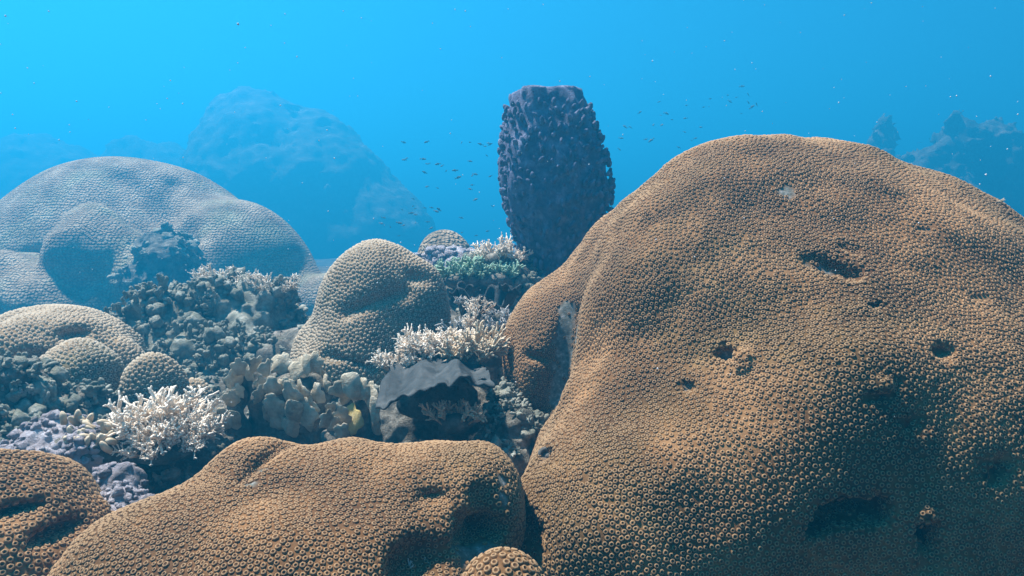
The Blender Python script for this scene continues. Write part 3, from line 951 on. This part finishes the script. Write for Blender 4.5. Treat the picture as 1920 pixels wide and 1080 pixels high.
# finger coral: short sausage lobes
root = empty('finger_coral', P(165, 840, 1.36), 'tan stubby finger coral beside the pale left branching coral', 'coral')
g = np.random.default_rng(3)
fm = []
for s in range(5):
    a = g.uniform(0.4, 1.1)
    pth = [np.array([a * 0.35 * t * t, 0.1 * math.sin(3 * t), t]) for t in np.linspace(0, 1, 6)]
    v, f, t = tube(pth, [0.24, 0.25, 0.26, 0.27, 0.24, 0.13], 8)
    fm.append(mesh('finger', v, np.array(f), M['tan_branch'], attrs={'tone': np.array(t) * 0.8 + 0.1}))
for i in range(34):
    px, py = g.uniform(120, 212), 0
    py = 800 + (px - 165) * 0.1 + g.uniform(-12, 44)
    Y = 1.385 - (py - 800) * 0.0009
    d = Vector((g.normal(-0.2, 0.6), g.normal(-0.5, 0.35), 1.0)).normalized()
    o = add('finger', fm[i % 5], root, local(P(px, py, Y), root) - np.array(d) * 0.008)
    o.rotation_euler = (d.to_track_quat('Z', 'Y') @ Euler((0, 0, g.uniform(0, 6.28))).to_quaternion()).to_euler()
    k = g.uniform(0.018, 0.027)
    o.scale = (k, k, k * g.uniform(0.8, 1.2))
v, f = blob(77, 3, 0.25, 1.5, (0.075, 0.05, 0.035))
add('coral_foot', mesh('coral_foot', v + local(P(165, 845, 1.385), root), f, M['rock']), root)

lap('before grey scalloped plate coral')
# ================================================================== grey scalloped plate coral
def sheet(grid, thick, mat, name='plate'):
    """grid (n, m, 3) -> closed thin shell"""
    n, m, _ = grid.shape
    du = np.gradient(grid, axis=0); dv = np.gradient(grid, axis=1)
    nr = np.cross(du, dv); nr /= np.linalg.norm(nr, axis=2, keepdims=True) + 1e-9
    a = grid + nr * thick / 2; b = grid - nr * thick / 2
    v = np.concatenate([a.reshape(-1, 3), b.reshape(-1, 3)])
    N = n * m; q = []
    ii, jj = np.meshgrid(np.arange(n - 1), np.arange(m - 1), indexing='ij')
    k = (ii * m + jj).ravel()
    q.append(np.stack([k, k + m, k + m + 1, k + 1], 1))
    q.append(np.stack([k + N, k + N + 1, k + N + m + 1, k + N + m], 1))
    def rim(e):
        e = np.array(e); q.append(np.stack([e[:-1], e[1:], e[1:] + N, e[:-1] + N], 1))
    rim([j for j in range(m)]); rim([(n - 1) * m + j for j in range(m)][::-1])
    rim([i * m for i in range(n)][::-1]); rim([i * m + m - 1 for i in range(n)])
    return mesh(name, v, np.concatenate(q), M[mat])

root = empty('plate_coral', P(815, 760, 1.6), 'grey scalloped plate coral jutting over a dark shaded hollow', 'coral')
rimx = [706, 720, 750, 790, 812, 822, 845, 862, 872, 892, 905, 925]
rimy = [768, 763, 746, 736, 722, 711, 722, 708, 712, 722, 716, 727]
n, m = 90, 26
g_ = np.zeros((n, m, 3))
for i in range(n):
    u = i / (n - 1)
    px = 700 + 228 * u
    ry = float(np.interp(px, rimx, rimy))
    bx = 735 + 170 * u
    by = 690 - 18 * math.sin(math.pi * u)
    for j in range(m):
        w = j / (m - 1)
        Y = 1.70 - 0.27 * w - 0.03 * math.sin(math.pi * u) * w
        rip = 0.004 * w * math.sin(u * 31 + 2 * w) + 0.003 * w * math.sin(u * 57)
        p = P(bx + (px - bx) * w, by + (ry - by) * (w ** 1.15), Y)
        p += 0.004 * np.array([fbm(p[None], 30, 2, 1)[0], fbm(p[None], 30, 2, 2)[0], 1.6 * fbm(p[None], 22, 3, 3)[0]]); p[1] += rip * 1.3; p[2] += 0.012 * math.sin(w * math.pi) * math.sin(u * 19 + 1) + rip * 0.5
        g_[i, j] = p
add('plate', sheet(g_ - np.array(root.location), 0.004, 'plate'), root)
for k, (a, b, hgt, wd) in enumerate([(852, 712, 0.028, 0.028), (905, 712, 0.018, 0.02)]):
    c = P(a, b, 1.50)
    n2, m2 = 14, 9
    g2 = np.zeros((n2, m2, 3))
    for i in range(n2):
        s = i / (n2 - 1) * 2 - 1
        for j in range(m2):
            w = j / (m2 - 1)
            g2[i, j] = c + np.array([s * wd * (1 - 0.5 * w), 0.03 * s * s - 0.012 * w + 0.006 * math.sin(5 * s + k), -0.012 + hgt * w * (1 - 0.55 * s * s)])
    add('fin', sheet(g2 - np.array(root.location), 0.004, 'plate', 'fin'), root)
v, f = blob(44, 3, 0.2, 1.3, (0.09, 0.06, 0.06))
add('coral_foot', mesh('coral_foot', v + local(P(820, 745, 1.68), root), f, M['rock']), root)

# ragged vase coral
root = empty('vase_coral', P(905, 610, 2.05), 'ragged thin grey vase coral between middle dome and huge boulder', 'coral')
n, m = 64, 14
g_ = np.zeros((n, m, 3))
c0 = P(905, 590, 2.05)
for i in range(n):
    th = 2 * math.pi * i / (n - 1)
    rx = 0.060 + 0.020 * math.sin(3 * th + 1) + 0.010 * math.sin(7 * th)
    hz = 0.062 + 0.022 * math.sin(2 * th + 0.4) + 0.010 * math.sin(5 * th + 2)
    for j in range(m):
        w = j / (m - 1)
        r_ = 0.012 + rx * w ** 0.7
        g_[i, j] = c0 + np.array([r_ * math.cos(th) * 1.1, r_ * math.sin(th) * 0.9, -0.04 + (hz + 0.04) * w ** 1.3 + 0.006 * w * math.sin(th * 11)])
add('vase_wall', sheet(g_ - np.array(root.location), 0.003, 'plate', 'vase_wall'), root)
for k, (a, b, a2, b2, dn) in enumerate([(842, 548, 888, 536, 0.02), (935, 530, 975, 548, 0.02), (880, 560, 905, 556, 0.05)]):
    n2, m2 = 24, 10
    g2 = np.zeros((n2, m2, 3))
    for i in range(n2):
        s = i / (n2 - 1)
        for j in range(m2):
            w = j / (m2 - 1)
            p = P(a + (a2 - a) * s, b + (b2 - b) * s, 2.05 - 0.05 * w)
            p[2] += -dn * (1 - w) * (0.5 + 0.5 * math.sin(s * 6 + k)) + 0.006 * math.sin(s * 14 + 3 * w)
            g2[i, j] = p
    add('flange', sheet(g2 - np.array(root.location), 0.003, 'plate', 'flange'), root)
add('coral_foot', mesh('coral_foot', *[(lambda vf: (vf[0] + local(P(905, 630, 2.1), root), vf[1]))(blob(51, 3, 0.3, 1.4, (0.10, 0.07, 0.09)))][0], M['rock']), root)

lap('before leafy corals')
# ================================================================== leafy corals
def frond_mesh(seed, mat, lobes=3):
    g = np.random.default_rng(seed)
    nu, nv = 26, 14
    V = []
    ph = g.uniform(0, 6)
    for j in range(nv + 1):
        w = j / nv * math.pi
        for i in range(nu):
            t = 2 * math.pi * i / nu
            x, y, z = math.sin(w) * math.cos(t), math.sin(w) * math.sin(t), math.cos(w)
            an = math.atan2(z, x)
            rr = 1 + 0.16 * math.sin(lobes * an + ph) + 0.08 * math.sin((2 * lobes + 1) * an + ph * 2)
            X, Z = x * rr, z * rr
            Yy = y * 0.14 * (0.7 + 0.5 * (X * X + Z * Z)) + 0.30 * (X * X) + 0.18 * Z * Z + 0.10 * math.sin(3 * X + ph)
            V.append((X, Yy, Z + 0.8))
    q = []
    for j in range(nv):
        for i in range(nu):
            a, b = j * nu + i, j * nu + (i + 1) % nu
            q.append((a, b, b + nu, a + nu))
    return mesh('frond', np.array(V), np.array(q)[:, ::-1], M[mat])
FR = [frond_mesh(s, 'frond', 2 + s % 4) for s in range(7)]
FRY = frond_mesh(20, 'frond_yellow', 3)

def leafy(label, body, fr, seed):
    es = [(P(a, b, y), np.array(r, float)) for a, b, y, r in body]
    f = rough(blend([ell(c, r) for c, r in es], 0.03), 16, 0.012, 3, seed)
    lo = np.min([c - r for c, r in es], 0) - 0.03; hi = np.max([c + r for c, r in es], 0) + 0.03
    base = np.mean([c for c, r in es], 0); base[2] = lo[2]
    root = empty('leafy_coral', base, label, 'coral')
    v, q = nets(f, lo, hi, 0.0055)
    add('coral_body', mesh('coral_body', local(v, root), q, M['rock']), root)
    g = np.random.default_rng(seed)
    for (px, py, Y, s, yaw, lean) in fr:
        c = P(px, py, Y)
        hit = cast(f, px, py)
        if hit is not None:
            c = np.array([hit[0], hit[1], hit[2]]) + np.array([0, 0.004, 0])
        me = FRY if s < 0 else FR[int(g.integers(7))]
        s = abs(s)
        o = add('frond', me, root, local(c - np.array([0, 0.9 * s, 0.75 * s]), root))
        o.rotation_euler = (lean + g.normal(0, 0.1), g.normal(0, 0.2), yaw)
        o.scale = (s * g.uniform(0.8, 1.1), s * g.uniform(0.9, 1.2), s * (1.35 if py > 735 else 1.05))
    return root, f
g = np.random.default_rng(12)
fr = [(455, 688, 1.6, 0.020, 0.3, 0.1), (447, 708, 1.6, 0.024, 0.5, 0.2), (470, 700, 1.58, 0.018, -0.6, 0.1), (482, 682, 1.62, 0.018, 1.3, 0), (505, 690, 1.62, 0.020, 1.0, 0.1),
      (530, 678, 1.64, 0.026, 0.2, -0.5), (556, 686, 1.63, 0.026, -0.2, -0.6), (578, 684, 1.63, 0.022, -1.0, 0), (592, 680, 1.64, 0.024, -0.5, 0), (604, 692, 1.62, 0.020, -1.1, 0.1),
      (497, 720, 1.56, 0.019, 0.4, 0.3), (515, 724, 1.55, 0.022, 0.1, 0.3), (533, 722, 1.55, 0.018, -0.2, 0.2), (546, 728, 1.55, 0.020, -0.4, 0.3), (490, 742, 1.55, 0.016, 0.9, 0.3),
      (560, 745, 1.55, 0.026, -0.5, 0.3), (578, 740, 1.56, 0.022, -0.9, 0.2), (596, 742, 1.58, 0.018, -0.3, 0.1), (512, 760, 1.54, 0.018, 0.5, 0.3), (530, 765, 1.54, 0.024, 0.1, 0.3),
      (508, 775, 1.54, 0.016, 0.8, 0.2), (555, 775, 1.54, 0.026, -0.2, 0.3), (580, 780, 1.55, 0.026, -0.4, 0.2), (590, 762, 1.56, 0.02, -0.8, 0.2), (525, 790, 1.53, 0.02, 0.2, 0.2), (548, 800, 1.53, 0.02, 0, 0.2), (612, 720, 1.6, 0.02, -0.8, 0)]
leafy('cream leafy coral clump with rounded lobes behind the front ledge', [(530, 750, 1.64, (0.085, 0.05, 0.07)), (535, 810, 1.66, (0.10, 0.07, 0.07)), (470, 715, 1.66, (0.04, 0.03, 0.03)), (590, 720, 1.66, (0.035, 0.04, 0.045)), (590, 790, 1.62, (0.03, 0.05, 0.06))], fr, 131)
fr = [(640, 728, 1.58, 0.017, 0.3, 0.1), (662, 722, 1.58, 0.026, 0.1, 0.1), (685, 730, 1.58, 0.024, -0.3, 0.1), (698, 748, 1.57, 0.024, -0.8, 0.1), (704, 772, 1.56, 0.022, -0.9, 0.1),
      (650, 745, 1.56, 0.016, 0.4, 0.3), (700, 795, 1.55, 0.022, -0.9, 0.1), (630, 800, 1.50, 0.018, 0.3, 0.4), (640, 782, 1.50, 0.022, 0.1, 0.5), (612, 788, 1.5, 0.016, 0.6, 0.3), (620, 765, 1.52, 0.012, 0.6, 0.5),
      (662, 792, 1.49, -0.026, -0.3, -0.3), (640, 812, 1.49, 0.016, 0.2, 0.2)]
leafy('smaller cream leafy coral with a yellow blade left of the grey plate', [(668, 790, 1.62, (0.045, 0.04, 0.075)), (690, 820, 1.62, (0.04, 0.05, 0.05)), (635, 825, 1.57, (0.04, 0.04, 0.035))], fr, 132)
leafy('leaning greenish leafy stalk left of the cream leafy clump', [(448, 742, 1.62, (0.016, 0.018, 0.016)), (430, 765, 1.62, (0.022, 0.022, 0.022)), (412, 790, 1.60, (0.03, 0.03, 0.03)), (440, 810, 1.6, (0.04, 0.04, 0.04))],
      [(452, 736, 1.6, 0.013, 0.3, 0), (440, 750, 1.6, 0.016, 0.4, 0.2), (425, 790, 1.58, 0.02, 0.3, 0.2), (445, 790, 1.58, 0.018, -0.3, 0.2), (400, 800, 1.57, 0.016, 0.3, 0.2)], 133)

lap('before barrel sponge')
# ================================================================== barrel sponge
def barrel():
    Y = 2.7
    base = P(1050, 560, Y)
    root = empty('barrel_sponge', base, 'tall purple-grey barrel sponge rising behind the huge boulder', 'sponge')
    prof = [(560, 0.130, 1050), (500, 0.140, 1050), (440, 0.166, 1049), (400, 0.189, 1048), (360, 0.203, 1045), (320, 0.202, 1041), (280, 0.190, 1036), (240, 0.168, 1031), (205, 0.150, 1027), (178, 0.138, 1024), (172, 0.133, 1023)]
    py = np.array([p[0] for p in prof])[::-1]; rr = np.array([p[1] for p in prof])[::-1]; cx = np.array([p[2] for p in prof])[::-1]
    def axis(y_):
        return P(np.interp(y_, py, cx), y_, Y), np.interp(y_, py, rr) * 0.95
    nth, nz = 110, 90
    V = []
    ys = np.linspace(560, 172, nz)
    rows = [(y_, 1.0, 0.0) for y_ in ys] + [(174, 0.93, 0.0), (200, 0.86, 0), (260, 0.8, 0), (330, 0.7, 0), (380, 0.4, 0), (385, 0.02, 0)]
    for y_, k, _ in rows:
        c, r = axis(y_)
        for i in range(nth):
            th = 2 * math.pi * i / nth
            d = np.array([math.cos(th), math.sin(th), 0])
            p = c + d * r * k
            s = r * k * (1 + 0.05 * float(0)) 
            V.append(p)
    V = np.array(V)
    d = V - np.array([c for y_, k, _ in rows for c in [axis(y_)[0]] * nth])
    rl = np.linalg.norm(d, axis=1, keepdims=True) + 1e-9
    nz_ = fbm(V * np.array([1, 1, 0.5]), 22, 3, 5) * 0.014 + fbm(V * np.array([1, 1, 0.25]), 12, 2, 6) * 0.010
    V = V + d / rl * nz_[:, None] * np.clip(rl / 0.1, 0, 1)
    th_ = np.arange(nth) / nth * 2 * math.pi
    top = 0.003 * np.sin(th_ * 2 + 0.6) + 0.003 * np.sin(th_ * 5) + 0.010 * np.cos(th_)
    for j in range(len(rows)):
        wgt = 1.0 if j >= nz else max(0, (j - nz + 12) / 12)
        if j < nz + 3:
            V[j * nth:(j + 1) * nth, 2] += top * wgt
    q = []
    for j in range(len(rows) - 1):
        for i in range(nth):
            a, b = j * nth + i, j * nth + (i + 1) % nth
            q.append((a, b, b + nth, a + nth))
    body = add('sponge_body', mesh('sponge_body', local(V, root), np.array(q), M['sponge']), root)
    # knobs
    ms = []
    for s in range(6):
        v, f = blob(s + 60, 2, 0.16, 1.4)
        w = (v[:, 2] + 1) / 2
        v = v * np.stack([0.75 * (1.1 - 0.35 * w), 0.8 * (1.1 - 0.25 * w), np.ones(len(v))], 1)
        v[:, 1] -= 0.45 * w ** 2          # tips curl outward
        ms.append(mesh('knob', v, f, M['sponge']))
    g = np.random.default_rng(4)
    pts = []
    tries = 0
    while len(pts) < 620 and tries < 30000:
        tries += 1
        y_ = 545 - 345 * g.random(); th = g.uniform(0, 2 * math.pi)
        c, r = axis(y_)
        p = c + np.array([math.cos(th), math.sin(th), 0]) * r
        if all((p[0] - o[0]) ** 2 + (p[1] - o[1]) ** 2 + ((p[2] - o[2]) * 0.75) ** 2 < 1e9 and ((p[0] - o[0]) ** 2 + (p[1] - o[1]) ** 2 + ((p[2] - o[2]) * 0.72) ** 2) > 0.0195 ** 2 for o, _, _ in pts):
            pts.append((p, th, y_))
    front = [t for t in pts if math.sin(t[1]) < 0.25]
    back = [t for t in pts if math.sin(t[1]) >= 0.25]
    front.sort(key=lambda t: math.sin(t[1]))
    rest = back + front[300:]
    def mat_of(p, th):
        s = g.uniform(0.0075, 0.0135)
        rot = Matrix.Rotation(th + math.pi / 2, 4, 'Z') @ Matrix.Rotation(g.uniform(-0.3, 0.5), 4, 'X') @ Matrix.Rotation(g.normal(0, 0.35), 4, 'Y')
        q_ = local(p, root) + np.array([math.cos(th), math.sin(th), 0]) * s * 0.85
        return Matrix.Translation(q_) @ rot @ Matrix.Diagonal((s, s * 1.1, s * g.uniform(0.85, 1.5), 1))
    for p, th, y_ in front[:300]:
        o = add('knob', ms[int(g.integers(6))], body)
        o.matrix_local = mat_of(p, th)
    V, Fc, n0 = [], [], 0
    for p, th, y_ in rest:
        me = ms[int(g.integers(6))]
        v = np.array([x.co for x in me.vertices]); f = np.array([list(x.vertices) for x in me.polygons])
        A_ = np.array(mat_of(p, th))
        V.append(v @ A_[:3, :3].T + A_[:3, 3]); Fc.append(f + n0); n0 += len(v)
    o = add('knob_cover', mesh('knob_cover', np.concatenate(V), np.concatenate(Fc), M['sponge']), body)
    tag(o, kind='stuff')
barrel()

lap('before fish')
# ================================================================== fish
def fish_mesh():
    V, Fc = [], []
    seg = 8
    st = [(0.5, 0.02, 0.02), (0.42, 0.07, 0.05), (0.25, 0.13, 0.08), (0.05, 0.16, 0.085), (-0.15, 0.12, 0.06), (-0.32, 0.05, 0.025), (-0.38, 0.04, 0.015)]
    for x, hz, hy in st:
        for k in range(seg):
            a = 2 * math.pi * k / seg
            V.append((x, hy * math.cos(a), hz * math.sin(a)))
    for i in range(len(st) - 1):
        for k in range(seg):
            a, b = i * seg + k, i * seg + (k + 1) % seg
            Fc.append((a, b, b + seg, a + seg))
    Fc.append(tuple(range(seg))[::-1]); Fc.append(tuple((len(st) - 1) * seg + k for k in range(seg)))
    def fin(pts):
        o = len(V)
        for s in (0.006, -0.006):
            for x, z in pts:
                V.append((x, s, z))
        n = len(pts)
        Fc.append(tuple(range(o, o + n))); Fc.append(tuple(range(o + n, o + 2 * n))[::-1])
        for i in range(n):
            Fc.append((o + i, o + n + i, o + n + (i + 1) % n, o + (i + 1) % n))
    fin([(-0.35, 0.03), (-0.62, 0.17), (-0.52, 0.0), (-0.62, -0.17), (-0.35, -0.03)])
    fin([(0.18, 0.12), (0.05, 0.22), (-0.22, 0.15), (-0.28, 0.06)])
    fin([(-0.02, -0.13), (-0.14, -0.22), (-0.28, -0.05)])
    return mesh('fish', np.array(V), Fc, M['fish'])
fme = fish_mesh()
g = np.random.default_rng(21)
def school(n, x0, x1, y0, y1, d0, d1, size, label, group, slope=0.0):
    for i in range(n):
        px = g.uniform(x0, x1)
        py = g.uniform(y0, y1) + slope * (px - x0)
        s = g.uniform(*size)
        o = add('fish', fme, None, P(px, py, g.uniform(d0, d1)))
        tag(o, label, 'fish', group)
        o.rotation_euler = (g.normal(0, 0.1), g.normal(0, 0.35), (0 if g.random() < 0.6 else math.pi) + g.normal(0, 0.6))
        o.scale = (s, s, s)
school(46, 755, 930, 265, 445, 6.0, 9.5, (0.032, 0.06), 'one of the small dark fish schooling left of the barrel sponge', 'small fish left of the sponge')
school(10, 640, 830, 360, 450, 6.5, 9.5, (0.032, 0.06), 'one of the small dark fish strung in front of the blue mound', 'small fish before the mound')
school(34, 1160, 1420, 185, 290, 8.0, 12.0, (0.04, 0.075), 'one of the small dark fish schooling right of the barrel sponge', 'small fish right of the sponge', -0.12)

# drifting particles
def snow():
    V, Fc, n0 = [], [], 0
    v0, f0_ = blob(5, 1, 0.3, 1.5)
    for i in range(420):
        Y = g.uniform(0.6, 4.0)
        p = P(g.uniform(-100, 2020), g.uniform(-50, 800), Y)
        r = g.uniform(0.0005, 0.0011) * Y * (1.6 if g.random() < 0.12 else 1)
        if g.random() < 0.5:
            r *= 0.6
        V.append(v0 * r + p); Fc.append(f0_ + n0); n0 += len(v0)
    o = add('marine_snow', mesh('marine_snow', np.concatenate(V), np.concatenate(Fc), M['snow']))
    tag(o, 'pale specks drifting through the water', None, kind='stuff')
snow()

lap('before the water itself')
# ================================================================== the water itself
def make_haze():
    lo, hi = np.array([-42.0, -10, -1.2]), np.array([42.0, 62, 5.9])
    v = [(x, y, z) for x in (lo[0], hi[0]) for y in (lo[1], hi[1]) for z in (lo[2], hi[2])]
    f = [(0, 1, 3, 2), (4, 6, 7, 5), (0, 4, 5, 1), (2, 3, 7, 6), (0, 2, 6, 4), (1, 5, 7, 3)]
    m = bpy.data.materials.new('sea_water')
    m.use_nodes = True
    n, l = m.node_tree.nodes, m.node_tree.links
    n.remove(n['Principled BSDF'])
    pv = n.new('ShaderNodeVolumePrincipled')
    pv.inputs['Color'].default_value = (*WATER_COLOR, 1)
    pv.inputs['Density'].default_value = WATER_DENSITY
    pv.inputs['Anisotropy'].default_value = 0.42
    l.new(pv.outputs[0], n['Material Output'].inputs['Volume'])
    o = add('haze', mesh('haze', v, f, m, smooth=False))
    tag(o, 'blue sea water filling the whole place', None, kind='stuff')
make_haze()
